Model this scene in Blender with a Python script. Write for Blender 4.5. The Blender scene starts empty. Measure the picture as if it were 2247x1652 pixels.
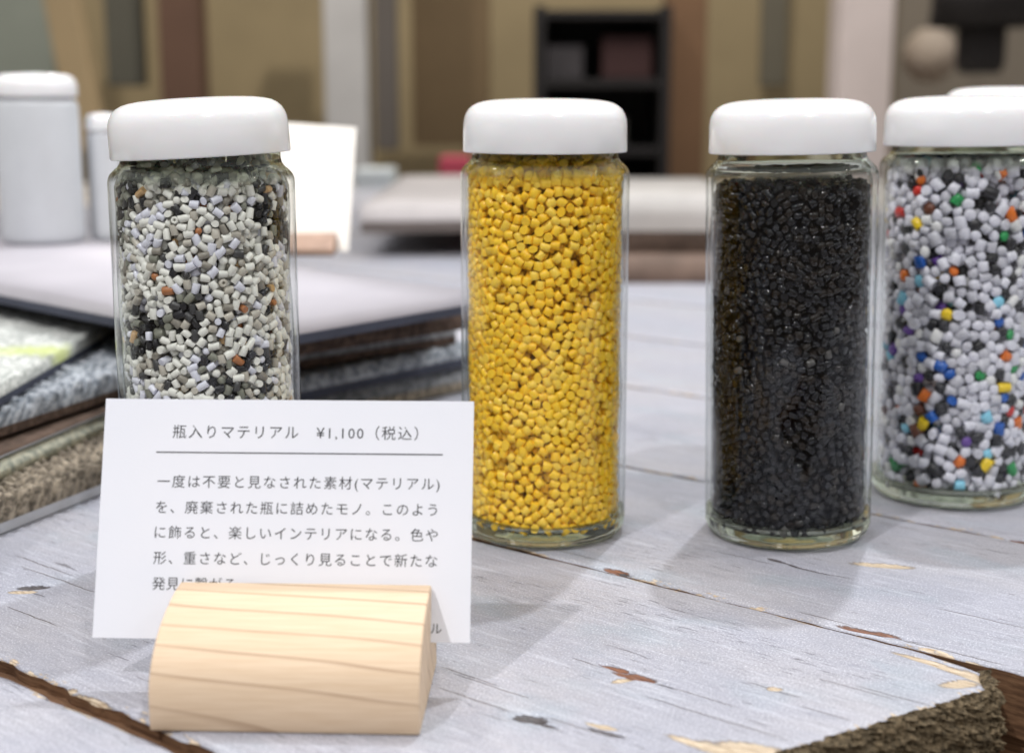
import bpy, bmesh, math, random
import numpy as np
from mathutils import Vector, Matrix, kdtree
from math import radians as R, sin, cos, pi, tan, atan

# ------------------------------------------------------------------ camera, world, lamps, exposure
sc = bpy.context.scene
COL = sc.collection
PITCH, CAM_H, FPX = 10.85, 0.1455, 3170.0
cam_d = bpy.data.cameras.new('camera'); cam = bpy.data.objects.new('camera', cam_d); COL.objects.link(cam)
cam.location = (0, 0, CAM_H); cam.rotation_euler = (R(90 - PITCH), 0, 0)
cam_d.sensor_width = 36; cam_d.lens = 50.79; cam_d.clip_start = 0.01; cam_d.clip_end = 60
cam_d.dof.use_dof = True; cam_d.dof.focus_distance = 0.415; cam_d.dof.aperture_fstop = 0.05079/0.0049
sc.camera = cam
w = bpy.data.worlds.new('World'); sc.world = w; w.use_nodes = True
# a big hall: pale lit ceiling above, dimmer warm walls all round, brown floor below
wt = w.node_tree; bg = wt.nodes['Background']
wtc = wt.nodes.new('ShaderNodeTexCoord'); wsp = wt.nodes.new('ShaderNodeSeparateXYZ'); wrp = wt.nodes.new('ShaderNodeValToRGB')
wmr = wt.nodes.new('ShaderNodeMapRange'); wmr.inputs[1].default_value = -1; wmr.inputs[2].default_value = 1
wt.links.new(wtc.outputs['Generated'], wsp.inputs[0]); wt.links.new(wsp.outputs[2], wmr.inputs[0]); wt.links.new(wmr.outputs[0], wrp.inputs[0]); wt.links.new(wrp.outputs[0], bg.inputs[0])
for q_, (p_, c_) in enumerate([(0.0, (.16, .12, .09, 1)), (.46, (.26, .23, .20, 1)), (.60, (.40, .37, .34, 1)), (.80, (.84, .86, .90, 1)), (1.0, (1, 1, 1, 1))]):
    e_ = wrp.color_ramp.elements[q_] if q_ < 2 else wrp.color_ramp.elements.new(p_)
    e_.position = p_; e_.color = c_
bg.inputs[1].default_value = 0.80
sc.view_settings.view_transform = 'Standard'; sc.view_settings.look = 'None'
sc.view_settings.exposure = 0.0; sc.view_settings.gamma = 1.0
sc.cycles.use_denoising = True
sc.cycles.max_bounces = 14; sc.cycles.transmission_bounces = 12; sc.cycles.transparent_max_bounces = 16
sc.cycles.diffuse_bounces = 3; sc.cycles.glossy_bounces = 5
sc.cycles.sample_clamp_indirect = 4.0; sc.cycles.caustics_reflective = True; sc.cycles.caustics_refractive = True

def spot(name, loc, aim, power, size=0.03, cone=30, color=(1, .98, .96)):
    l = bpy.data.lights.new(name, 'SPOT'); o = bpy.data.objects.new(name, l); COL.objects.link(o)
    l.energy = power; l.shadow_soft_size = size; l.spot_size = R(cone); l.spot_blend = .6; l.color = color
    o.location = loc
    o.rotation_euler = (Vector(aim) - Vector(loc)).to_track_quat('-Z', 'Y').to_euler()
    return o
MID = (0.02, 0.46, 0.03)
spot('ceiling_spot', (0.36, 1.30, 1.90), MID, 84, .028, 60, (.94, .97, 1))
spot('ceiling_spot', (-0.85, -0.75, 1.95), MID, 98, .030, 60, (1, .97, .97))
spot('ceiling_spot', (1.75, 0.62, 1.80), MID, 54, .028, 60, (1, .96, .90))
spot('ceiling_spot', (0.62, -1.1, 1.8), MID, 46, .03, 60)
spot('ceiling_spot', (-1.5, 1.1, 2.0), MID, 50, .03, 60)
spot('ceiling_spot', (-0.4, 3.2, 2.5), (0, 0.9, 0.05), 40, .04, 70)

spot('wall_fill', (0.3, 2.2, 2.6), (0, 4.2, 0.2), 190, .05, 110, (1, .95, .86))  # added lamp that brightens the back wall
spot('wall_fill', (-1.2, 2.6, 2.6), (-0.9, 4.2, 0.2), 100, .05, 110, (1, .95, .86))  # second added lamp for the wall, further left

# ------------------------------------------------------------------ helpers
def px(x, y, Y):
    """point of the place seen at photo pixel (x, y; 2247 wide) that lies Y metres ahead of the camera"""
    th = R(PITCH) + atan((y - 826) / FPX)
    z = CAM_H - Y * tan(th)
    dep = Y * cos(R(PITCH)) + (CAM_H - z) * sin(R(PITCH))
    return Vector(((x - 1123) / FPX * dep, Y, z))
def pg(x, y, z=0.0):
    """point at height z seen at that pixel"""
    th = R(PITCH) + atan((y - 826) / FPX)
    Y = (CAM_H - z) / tan(th)
    dep = Y * cos(R(PITCH)) + (CAM_H - z) * sin(R(PITCH))
    return Vector(((x - 1123) / FPX * dep, Y, z))

def link(o, parent=None, label=None, cat=None, group=None, kind=None):
    COL.objects.link(o)
    if parent is not None: o.parent = parent
    if label: o['label'] = label
    if cat: o['category'] = cat
    if group: o['group'] = group
    if kind: o['kind'] = kind
    return o
def mesh(name, verts, faces, mats, smooth=False, midx=None):
    me = bpy.data.meshes.new(name); me.from_pydata([tuple(v) for v in verts], [], faces)
    for m in (mats if isinstance(mats, (list, tuple)) else [mats]): me.materials.append(m)
    if midx is not None: me.polygons.foreach_set('material_index', np.asarray(midx, dtype=np.int32))
    if smooth is not False:
        s = np.ones(len(me.polygons), dtype=bool) if smooth is True else np.asarray(smooth, dtype=bool)
        me.polygons.foreach_set('use_smooth', s)
    me.update(); return me
def obj(name, me, parent=None, loc=(0, 0, 0), rot=(0, 0, 0), **k):
    o = bpy.data.objects.new(name, me); o.location = loc; o.rotation_euler = rot
    return link(o, parent, **k)
def empty(name, loc, rot=(0, 0, 0), **k):
    o = bpy.data.objects.new(name, None); o.location = loc; o.rotation_euler = rot; o.empty_display_size = .02
    return link(o, **k)
def clean_bevel(me, width, seg=2):
    bm = bmesh.new(); bm.from_mesh(me)
    bmesh.ops.remove_doubles(bm, verts=bm.verts, dist=1e-6)
    bmesh.ops.recalc_face_normals(bm, faces=bm.faces)
    ed = [e for e in bm.edges if len(e.link_faces) == 2 and e.calc_face_angle(0) > R(35)]
    bmesh.ops.bevel(bm, geom=ed, offset=width, segments=seg, affect='EDGES', profile=.5)
    bm.to_mesh(me); bm.free(); return me
def box_me(name, x0, x1, y0, y1, z0, z1, mat, bev=0.0):
    v = [(x, y, z) for x in (x0, x1) for y in (y0, y1) for z in (z0, z1)]
    f = [(0, 1, 3, 2), (4, 6, 7, 5), (0, 4, 5, 1), (2, 3, 7, 6), (0, 2, 6, 4), (1, 5, 7, 3)]
    me = mesh(name, v, f, mat)
    if bev: clean_bevel(me, bev)
    return me
def lathe(name, prof, mat, seg=96, wob=None):
    """prof in metres (r, z); a point with r = 0 closes on the axis"""
    verts, rings, faces = [], [], []
    for k, (r, z) in enumerate(prof):
        if r < 1e-7:
            rings.append([len(verts)]); verts.append((0, 0, z)); continue
        ring = []
        for i in range(seg):
            a = 2 * pi * i / seg
            rr = r + (wob(k, a, r, z) if wob else 0)
            ring.append(len(verts)); verts.append((rr * cos(a), rr * sin(a), z))
        rings.append(ring)
    for A, B in zip(rings, rings[1:]):
        if len(A) == 1 and len(B) == 1: continue
        for i in range(seg):
            j = (i + 1) % seg
            if len(A) == 1: faces.append((A[0], B[j], B[i]))
            elif len(B) == 1: faces.append((A[i], A[j], B[0]))
            else: faces.append((A[i], A[j], B[j], B[i]))
    me = mesh(name, verts, faces, mat, smooth=True)
    bm = bmesh.new(); bm.from_mesh(me); bmesh.ops.recalc_face_normals(bm, faces=bm.faces); bm.to_mesh(me); bm.free()
    return me

rng = np.random.default_rng(11)
def vnoise(x, y, seed=0):
    """smooth value noise, vectorised"""
    x = np.asarray(x, float); y = np.asarray(y, float)
    xi = np.floor(x).astype(np.int64); yi = np.floor(y).astype(np.int64)
    fx = x - xi; fy = y - yi; fx = fx * fx * (3 - 2 * fx); fy = fy * fy * (3 - 2 * fy)
    def h(a, b):
        n = (a * 374761393 + b * 668265263 + seed * 974634777) & 0x7fffffff
        n = ((n ^ (n >> 13)) * 1274126177) & 0x7fffffff
        return ((n ^ (n >> 16)) & 0xffff) / 65535.0
    return (h(xi, yi) * (1 - fx) + h(xi + 1, yi) * fx) * (1 - fy) + (h(xi, yi + 1) * (1 - fx) + h(xi + 1, yi + 1) * fx) * fy - .5

# ------------------------------------------------------------------ materials
class NT:
    def __init__(s, name):
        s.m = bpy.data.materials.new(name); s.m.use_nodes = True; s.t = s.m.node_tree
        s.b = s.t.nodes['Principled BSDF']; s.out = s.t.nodes['Material Output']
    def n(s, t, ins=None, **kw):
        nd = s.t.nodes.new(t)
        for k, v in kw.items(): setattr(nd, k, v)
        for k, v in (ins or {}).items():
            if isinstance(v, bpy.types.NodeSocket): s.t.links.new(v, nd.inputs[k])
            else: nd.inputs[k].default_value = v
        return nd
    def l(s, a, b): s.t.links.new(a, b)
    def math(s, op, a, b=0.0, c=0.0, clamp=False):
        nd = s.n('ShaderNodeMath', {0: a, 1: b, 2: c}, operation=op); nd.use_clamp = clamp; return nd.outputs[0]
    def vec(s, op, a, b=(0, 0, 0)): return s.n('ShaderNodeVectorMath', {0: a, 1: b}, operation=op).outputs[0]
    def mapr(s, v, a, b, c=0.0, d=1.0, mode='SMOOTHSTEP'):
        return s.n('ShaderNodeMapRange', {0: v, 1: a, 2: b, 3: c, 4: d}, interpolation_type=mode).outputs[0]
    def mix(s, f, a, b, blend='MIX'):
        nd = s.n('ShaderNodeMix', data_type='RGBA', blend_type=blend)
        for i, v in ((0, f), (6, a), (7, b)):
            if isinstance(v, bpy.types.NodeSocket): s.l(v, nd.inputs[i])
            else: nd.inputs[i].default_value = v if i == 0 else (*v, 1)
        return nd.outputs[2]
    def noise(s, vec, scale, detail=3, rough=.5, dist=0):
        return s.n('ShaderNodeTexNoise', {'Vector': vec, 'Scale': scale, 'Detail': detail, 'Roughness': rough, 'Distortion': dist}).outputs[0]
    def coord(s, scale=(1, 1, 1), which='Object'):
        tc = s.n('ShaderNodeTexCoord'); return s.n('ShaderNodeMapping', {0: tc.outputs[which], 3: scale}).outputs[0]
    def bump(s, h, strength, dist):
        b = s.n('ShaderNodeBump', {'Height': h, 'Strength': strength, 'Distance': dist}); s.l(b.outputs[0], s.b.inputs['Normal']); return b
    def base(s, c, rough=.5, spec=.5, metal=0):
        if isinstance(c, bpy.types.NodeSocket): s.l(c, s.b.inputs['Base Color'])
        else: s.b.inputs['Base Color'].default_value = (*c, 1)
        if isinstance(rough, bpy.types.NodeSocket): s.l(rough, s.b.inputs['Roughness'])
        else: s.b.inputs['Roughness'].default_value = rough
        s.b.inputs['Specular IOR Level'].default_value = spec; s.b.inputs['Metallic'].default_value = metal
        return s

def plain(name, c, rough=.55, var=.12, scale=40, spec=.4, bump=0.0, stretch=(1, 1, 1)):
    t = NT(name); co = t.coord(stretch)
    n = t.noise(co, scale, 4, .6)
    k = t.mapr(n, .3, .7, 1 - var, 1 + var, 'LINEAR')
    col = t.mix(1.0, c, t.n('ShaderNodeCombineColor', {0: k, 1: k, 2: k}).outputs[0], 'MULTIPLY')
    t.base(col, rough, spec)
    if bump: t.bump(n, .6, bump)
    return t.m

def mat_pellet(name, c, rough=.3, sss=0.0, spec=.5, thru=0.0):
    t = NT(name); oi = t.n('ShaderNodeNewGeometry')
    k = t.mapr(oi.outputs['Random Per Island'], 0, 1, .86, 1.12, 'LINEAR')
    col = t.mix(1.0, c, t.n('ShaderNodeCombineColor', {0: k, 1: k, 2: k}).outputs[0], 'MULTIPLY')
    t.base(col, rough, spec)
    if thru: t.b.inputs['Transmission Weight'].default_value = thru
    if sss:
        t.b.inputs['Subsurface Weight'].default_value = sss
        t.b.inputs['Subsurface Radius'].default_value = (1, 1, 1); t.b.inputs['Subsurface Scale'].default_value = .0012
    if rough > .15: t.bump(t.noise(t.coord(), 900, 2), .25, .0002)
    return t.m

def mat_glass():
    # clear bottle glass: the even wall lets light nearly straight through and mirrors more at grazing angles;
    # the thick base and the shoulder bend it
    t = NT('clear_bottle_glass')
    gl = t.n('ShaderNodeBsdfGlass', {'Color': (.905, .925, .87, 1), 'Roughness': 0.02, 'IOR': 1.5})
    tr = t.n('ShaderNodeBsdfTransparent', {'Color': (.975, .985, .975, 1)})
    gs = t.n('ShaderNodeBsdfGlossy', {'Color': (1, 1, 1, 1), 'Roughness': 0.03})
    lw = t.n('ShaderNodeLayerWeight', {'Blend': .5}); fc = lw.outputs['Facing']
    t.l(t.mix(t.math('POWER', fc, 5.0), (.985, .99, .985), (.40, .45, .42)), tr.inputs['Color'])
    schlick = t.math('ADD', .012, t.math('MULTIPLY', .80, t.math('POWER', fc, 5.0)))
    thin = t.n('ShaderNodeMixShader', {0: schlick, 1: tr.outputs[0], 2: gs.outputs[0]})
    tc = t.n('ShaderNodeTexCoord'); z = t.n('ShaderNodeSeparateXYZ', {0: tc.outputs['Object']}).outputs[2]
    f = t.math('MULTIPLY', t.mapr(z, .0065, .0080), t.mapr(z, .1235, .1205))   # the even wall, between base and shoulder
    mx = t.n('ShaderNodeMixShader', {0: f, 1: gl.outputs[0], 2: thin.outputs[0]})
    t.l(mx.outputs[0], t.out.inputs['Surface']); t.t.nodes.remove(t.b)
    return t.m

def mat_lid():
    t = NT('white_glossy_plastic'); n = t.noise(t.coord(), 60, 3)
    t.base(t.mix(n, (.89, .89, .90), (.85, .85, .865)), .16, .5)
    t.b.inputs['Subsurface Weight'].default_value = .15; t.b.inputs['Subsurface Scale'].default_value = .002
    t.bump(t.noise(t.coord(), 300, 2), .05, .0003)
    return t.m

def mat_blockwood():
    t = NT('pale_cypress_wood')
    tc = t.n('ShaderNodeTexCoord'); s = t.n('ShaderNodeSeparateXYZ', {0: tc.outputs['Object']})
    warp = t.noise(t.coord((7, 38, 38)), 1.0, 1.5)
    # growth rings: planes leaning through the block, warped, so they run on round to the end faces
    a = t.math('MULTIPLY', s.outputs[0], .085)
    b = t.math('MULTIPLY', s.outputs[1], .80)
    c = t.math('ADD', t.math('ADD', t.math('MULTIPLY', s.outputs[2], .55), a), b)
    c = t.math('ADD', c, t.math('MULTIPLY', t.math('SUBTRACT', warp, .5), .0125))
    ph = t.math('FRACT', t.math('MULTIPLY', c, 150.0))
    up = t.mapr(ph, .84, .97); dn = t.mapr(ph, 1.0, .975)
    line = t.math('MULTIPLY', up, dn)
    amp = t.mapr(t.noise(t.coord((9, 30, 30)), 1.0, 2), .35, .62, .35, 1.0)
    line = t.math('MULTIPLY', line, amp)
    fine = t.noise(t.coord((60, 1500, 1500)), 1.0, 3, .6)
    col = t.mix(t.mapr(fine, .3, .7), (.66, .495, .335), (.72, .56, .40))
    col = t.mix(t.math('MULTIPLY', line, .85), col, (.33, .20, .12))
    t.base(col, .55, .3)
    t.bump(fine, .15, .0001)
    return t.m

# weathered paint on planks; gouges given in the table's own (along-grain, across-grain) coordinates
TH = R(39.0)
def to_uv(X, Y): return X * cos(TH) - Y * sin(TH), X * sin(TH) + Y * cos(TH)
def gp(x, y):
    p = pg(x, y); return to_uv(p.x, p.y)
GOUGES = []    # (u, n, half length, half width, kind, angle)
def gouge(x, y, a, b, kind, ang=0.0):
    u, n = gp(x, y); GOUGES.append((u, n, a, b, kind, ang))
gouge(1352, 1246, .0045, .0013, 'brown', .05)
gouge(1372, 1251, .0030, .0006, 'dark', -.1)
gouge(1935, 1236, .0095, .0021, 'pale', .42)
gouge(1905, 1376, .0085, .0014, 'brown', .13)
gouge(1960, 1388, .0070, .0005, 'dark', .05)
gouge(1348, 1457, .0040, .0009, 'brown', .12)
gouge(1392, 1474, .0060, .0017, 'brown', .16)
gouge(1368, 1484, .0034, .0012, 'pale', 1.1)
gouge(1442, 1490, .0060, .0006, 'dark', .02)
gouge(1165, 1570, .0042, .0020, 'dark', .5)
gouge(1186, 1580, .0048, .0008, 'dark', .1)
gouge(1700, 1503, .0019, .0012, 'pale', .6)
gouge(72, 1286, .0046, .0018, 'dark', .75)
gouge(50, 1296, .0040, .0016, 'pale', .7)
gouge(206, 1535, .0100, .0015, 'pale', .0)
gouge(142, 1508, .0030, .0014, 'pale', .5)
gouge(1322, 1586, .0040, .0010, 'pale', .2)
gouge(1335, 1600, .0050, .0007, 'dark', .1)
gouge(1705, 1225, .0036, .0007, 'dark', -.1)
gouge(1770, 1243, .0080, .0004, 'dark', -.02)
gouge(1590, 1636, .0095, .0030, 'pale', .15)
gouge(1520, 1618, .0070, .0014, 'pale', .1)
gouge(2060, 1452, .0120, .0014, 'pale', -.03)
gouge(2130, 1474, .0090, .0026, 'pale', -.06)
gouge(1565, 1305, .0030, .0009, 'pale', .05)
gouge(2240, 1180, .0040, .0010, 'brown', .1)
gouge(1650, 1632, .0085, .0028, 'pale', .35)
gouge(2105, 1494, .0050, .0024, 'pale', .9)
gouge(125, 1530, .0050, .0008, 'dark', .1)

CRACKS = []
def crack(x0, y0, x1, y1):
    a, b = gp(x0, y0), gp(x1, y1); CRACKS.append(((a[0] + b[0]) / 2, (a[1] + b[1]) / 2, abs(b[0] - a[0]) / 2))
for q in ((1759, 1334, 1859, 1366), (1974, 1394, 2200, 1452), (1759, 1240, 1864, 1266), (1250, 1440, 1330, 1456), (1444, 1492, 1614, 1542), (1419, 1522, 1724, 1612), (1204, 1567, 1340, 1612),
          (1130, 1180, 1330, 1232), (1800, 1480, 1960, 1530), (1880, 1500, 2060, 1545), (1760, 1540, 1860, 1575), (1930, 1140, 2010, 1162), (40, 1215, 150, 1262), (60, 1240, 200, 1300), (20, 1330, 120, 1370),
          (980, 1460, 1090, 1500), (975, 1500, 1110, 1560), (1010, 1470, 1150, 1530), (1640, 1490, 1760, 1522), (2060, 1330, 2247, 1372), (1560, 1206, 1700, 1232)): crack(*q)
def mat_paint(tint=(.35, .355, .415), wear=1.0):
    t = NT('weathered_lilac_paint'); tc = t.n('ShaderNodeTexCoord'); P = tc.outputs['Object']
    def m(sx, sy): return t.n('ShaderNodeMapping', {0: P, 3: (sx, sy, 1)}).outputs[0]
    big = t.noise(m(9, 18), 1.0, 4, .6); fine = t.noise(m(1700, 1700), 1.0, 3, .8)
    med = t.noise(m(70, 160), 1.0, 4, .65)
    grain = t.noise(m(110, 1500), 1.0, 4, .6); grain2 = t.noise(m(45, 560), 1.0, 3, .6, .6)
    col = t.mix(t.mapr(big, .35, .65), tint, (tint[0] * 1.10, tint[1] * 1.06, tint[2] * .99))
    hue = t.noise(m(26, 40), 1.0, 3)
    col = t.mix(t.mapr(hue, .52, .72, 0, .45), col, (tint[0] * .90, tint[1] * 1.06, tint[2] * 1.04))
    col = t.mix(t.mapr(med, .52, .70, 0, .40), col, (.27, .28, .33))
    # grainy texture with its sparkle put into the colour: light and dark specks
    col = t.mix(t.mapr(fine, .53, .66, 0, .55), col, (.95, .96, 1.0))
    col = t.mix(t.mapr(fine, .47, .34, 0, .55), col, (.15, .16, .20))
    col = t.mix(t.mapr(grain, .50, .30, 0, .35), col, (.20, .20, .23)); col = t.mix(t.mapr(grain2, .52, .70, 0, .35), col, (.60, .62, .68))
    # open grain: short dark checks, only in patches
    patch = t.mapr(t.noise(m(14, 34), 1.0, 2), .50, .62)
    chk = t.math('MULTIPLY', t.mapr(grain, .40, .33), patch)
    lng = t.math('MULTIPLY', t.mapr(grain2, .315, .290), .8)
    crack = t.math('MAXIMUM', chk, lng)
    col = t.mix(t.math('MULTIPLY', crack, .8 * wear), col, (.075, .065, .07))
    # long narrow cracks that follow the grain
    h = t.math('MULTIPLY', crack, -.8)
    sp = t.n('ShaderNodeSeparateXYZ', {0: P})
    wav = t.math('MULTIPLY', t.math('SUBTRACT', t.noise(m(60, 60), 1.0, 4, .7), .5), .9)
    rawg = t.noise(m(160, 2600), 1.0, 4, .7)
    ck = None; wob = t.math('MULTIPLY', t.math('SUBTRACT', t.noise(m(70, 30), 1.0, 4, .7), .5), .0022)
    for (u, n, a) in CRACKS:
        x = t.math('DIVIDE', t.math('SUBTRACT', sp.outputs[0], u), a)
        y = t.math('DIVIDE', t.math('ADD', t.math('SUBTRACT', sp.outputs[1], n), wob), .00019)
        d = t.math('ADD', t.math('MULTIPLY', t.math('MULTIPLY', x, x), t.math('MULTIPLY', x, x)), t.math('MULTIPLY', y, y))
        ck = d if ck is None else t.math('MINIMUM', ck, d)
    k = t.mapr(ck, 1.9, .5)
    col = t.mix(t.math('MULTIPLY', k, .85), col, (.09, .07, .06)); h = t.math('SUBTRACT', h, k)
    for kind, cA, cB in (('pale', (.30, .21, .13), (.70, .59, .44)), ('brown', (.085, .030, .015), (.26, .105, .05)), ('dark', (.03, .027, .03), (.10, .085, .085))):
        mk = None
        for (u, n, a, b, kd, an) in GOUGES:
            if kd != kind: continue
            du = t.math('SUBTRACT', sp.outputs[0], u); dn = t.math('SUBTRACT', sp.outputs[1], n)
            x = t.math('ADD', t.math('MULTIPLY', du, cos(an) / a), t.math('MULTIPLY', dn, sin(an) / a))
            y = t.math('ADD', t.math('MULTIPLY', du, -sin(an) / b), t.math('MULTIPLY', dn, cos(an) / b))
            d = t.math('ADD', t.math('MULTIPLY', x, x), t.math('MULTIPLY', y, y))
            mk = d if mk is None else t.math('MINIMUM', mk, d)
        jag = t.math('MULTIPLY', t.math('SUBTRACT', t.noise(m(260, 900), 1.0, 4, .75), .5), 2.6)
        k = t.mapr(t.math('ADD', mk, jag), 1.35, .75)
        col = t.mix(k, col, t.mix(t.mapr(rawg, .35, .65), cA, cB))
        rim = t.math('MULTIPLY', t.math('MULTIPLY', k, t.math('SUBTRACT', 1.0, k)), 1.6)  # shading round each gouge put into the colour as a dark rim
        col = t.mix(rim, col, (.07, .05, .04))
        h = t.math('SUBTRACT', h, t.math('MULTIPLY', k, 1.0 if kind != 'dark' else 1.6))
    # bare pale wood along the worn arrises (UV map holds distance to the edge)
    e = t.n('ShaderNodeAttribute', attribute_name='edge').outputs['Fac']
    ej = t.math('ADD', e, t.math('MULTIPLY', t.math('SUBTRACT', t.noise(m(90, 260), 1.0, 4, .7), .44), .020))
    k = t.mapr(ej, .0012, .0004)
    col = t.mix(k, col, t.mix(t.mapr(rawg, .35, .65), (.36, .25, .15), (.78, .66, .50)))
    h = t.math('SUBTRACT', h, t.math('MULTIPLY', k, .7))
    h = t.math('ADD', h, t.math('MULTIPLY', fine, .14)); h = t.math('ADD', h, t.math('MULTIPLY', grain, .35))
    t.base(col, t.mapr(fine, .3, .7, .34, .62), .45)
    t.bump(h, .6, .0005)
    return t.m

def mat_rawwood(name, c0, c1, sx=40, sy=900):
    t = NT(name); tc = t.n('ShaderNodeTexCoord')
    m = t.n('ShaderNodeMapping', {0: tc.outputs['Object'], 3: (sx, sy, sy)}).outputs[0]
    n = t.noise(m, 1.0, 5, .65); b = t.noise(t.coord(), 60, 3)
    col = t.mix(t.mapr(n, .3, .7), c0, c1); col = t.mix(t.mapr(b, .5, .8, 0, .5), col, tuple(x * .5 for x in c0))
    t.base(col, .75, .25); t.bump(n, .5, .0006)
    return t.m

def mat_endgrain():
    t = NT('splintered_end_grain'); c = t.coord((1, 1, .6))
    n = t.noise(c, 900, 5, .75); m = t.noise(c, 210, 3, .6)
    col = t.mix(t.mapr(n, .32, .68), (.035, .026, .015), (.27, .205, .125))
    col = t.mix(t.mapr(m, .45, .7, 0, .6), col, (.085, .066, .042))
    t.base(col, .9, .2); t.bump(n, .9, .0012)
    return t.m

def mat_paper():
    t = NT('white_card_stock'); n = t.noise(t.coord(), 1400, 3); b = t.noise(t.coord(), 25, 2)
    t.base(t.mix(t.mapr(b, .3, .7), (.81, .83, .89), (.84, .85, .90)), .6, .25); t.bump(n, .2, .00012)
    return t.m

def mat_carpet(name, c0, c1, stain=None, rib=None):
    t = NT(name); n = t.noise(t.coord(), 300, 4, .7); b = t.noise(t.coord(), 30, 3)
    col = t.mix(t.mapr(n, .35, .65), c0, c1); col = t.mix(t.mapr(b, .5, .7, 0, .4), col, tuple(x * .6 for x in c0))
    if stain:
        (x, y, r, c) = stain; tc = t.n('ShaderNodeTexCoord')
        d = t.n('ShaderNodeVectorMath', {0: tc.outputs['Object'], 1: (x, y, 0)}, operation='SUBTRACT').outputs[0]
        d = t.n('ShaderNodeMapping', {0: d, 3: (1, 2.2, 0)}).outputs[0]
        L = t.n('ShaderNodeVectorMath', {0: d}, operation='LENGTH').outputs['Value']
        L = t.math('ADD', L, t.math('MULTIPLY', t.math('SUBTRACT', n, .5), r * .8))
        col = t.mix(t.mapr(L, r * 1.3, r * .1, 0, .8), col, c)
    t.base(col, .95, .1); t.bump(n, .7, .0007)
    return t.m

M_GLASS, M_LID, M_WOOD, M_PAPER, M_PAINT = mat_glass(), mat_lid(), mat_blockwood(), mat_paper(), mat_paint()
M_BROWN = mat_rawwood('raw_brown_wood', (.085, .042, .022), (.21, .115, .062))
M_END = mat_endgrain()
M_INK = plain('dark_grey_ink', (.012, .012, .014), .6, .05)

# ------------------------------------------------------------------ setting: floor and wall far behind
floor_me = box_me('floor', -6, 6, -3, 6.2, -.80, -.75, plain('brown_wood_floor', (.16, .12, .085), .6, .3, 6))
obj('floor', floor_me, kind='structure')
WALLY = 4.2
def wx(x): return px(x, 200, WALLY).x
M_OLIVE = plain('olive_wall', (.30, .235, .135), .8, .12, 3)
obj('back_wall', box_me('back_wall', -4, 4, WALLY, WALLY + .1, -.75, 2.8, M_OLIVE), kind='structure')

# ------------------------------------------------------------------ the table of painted planks
table = empty('plank_table', (0, 0, 0), (0, 0, -TH), label='rough table top of weathered lilac-grey painted planks that everything stands on', cat='table')
END_U = lambda n: -.1205 - .366 * (.3495 - n)
def plank(n0, n1, u0, u1, du, dn, seed, end=None, warp=.0004, z=0.0, jit=.0005, jit0=None, gapfun=None, mats=None):
    nu = max(4, int((u1 - u0) / du)); nn = max(4, int((n1 - n0) / dn))
    S, T = np.meshgrid(np.linspace(0, 1, nu + 1), np.linspace(0, 1, nn + 1), indexing='ij')
    e0 = n0 + (jit0 or jit) * 2 * vnoise(np.linspace(0, 1, nu + 1) * (u1 - u0) * 160, np.full(nu + 1, seed * 7.0), seed)
    uu = u0 + ((end((n0 + n1) / 2 + .06) if end is not None else u1) - u0) * np.linspace(0, 1, nu + 1)
    e1 = n1 + jit * 2 * vnoise(np.linspace(0, 1, nu + 1) * (u1 - u0) * 160, np.full(nu + 1, seed * 7.0 + 3), seed + 1)
    if gapfun is not None: e1 = e1 - gapfun(uu)
    N = e0[:, None] * (1 - T) + e1[:, None] * T
    U = u0 + (u1 - u0) * S
    if end is not None:
        ue = end(N) + .0016 * vnoise(N * 300, N * 0 + seed, seed) + .0012 * vnoise(N * 1100, N * 0, seed + 2)
        U = u0 + (ue - u0) * S
        # finer spacing near the broken end comes from the stretch of S
    Z = z + warp * (vnoise(U * 6, N * 14, seed) * 2 - 1) + .00012 * vnoise(U * 90, N * 900, seed + 4) - warp * .2
    dist = np.minimum(N - e0[:, None], e1[:, None] - N)
    if end is not None: dist = np.minimum(dist, (ue - U))
    Z = Z - .0009 * np.exp(-np.maximum(dist, 0) / .0011)
    for (gu, gn, a, b, kd, an) in GOUGES:
        if du > .003 or not (n0 - .01 < gn < n1 + .01): continue
        x = ((U - gu) * cos(an) + (N - gn) * sin(an)) / a; y = (-(U - gu) * sin(an) + (N - gn) * cos(an)) / b
        d = x * x + y * y
        Z = Z - {'brown': .0011, 'dark': .0009, 'pale': .0005}[kd] * np.exp(-d * d * .6)
    Z = np.minimum(Z, z)
    verts = np.stack([U, N, Z], -1).reshape(-1, 3)
    idx = np.arange((nu + 1) * (nn + 1)).reshape(nu + 1, nn + 1)
    q = np.stack([idx[:-1, :-1], idx[1:, :-1], idx[1:, 1:], idx[:-1, 1:]], -1).reshape(-1, 4)
    faces = q.tolist(); mi = [0] * len(faces)
    loop = list(idx[:, 0]) + list(idx[-1, 1:]) + list(idx[-2::-1, -1]) + list(idx[0, -2:0:-1])
    base = len(verts); bot = verts[loop].copy(); bot[:, 2] = z - .019
    verts = np.vstack([verts, bot]); L = len(loop)
    nside_end = set(range(nu, nu + nn))
    for i in range(L):
        j = (i + 1) % L
        faces.append([loop[i], base + i, base + j, loop[j]]); mi.append(2 if (end is not None and i in nside_end) else 1)
    faces.append([base + i for i in range(L)][::-1]); mi.append(1)
    me = mesh('plank', verts.tolist(), faces, mats or [M_PAINT, M_BROWN, M_END], smooth=[k == 0 for k in mi], midx=mi)
    at = me.attributes.new('edge', 'FLOAT', 'POINT')
    dv = np.concatenate([dist.reshape(-1), np.zeros(L)]); at.data.foreach_set('value', dv.astype(np.float32))
    return me
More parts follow.
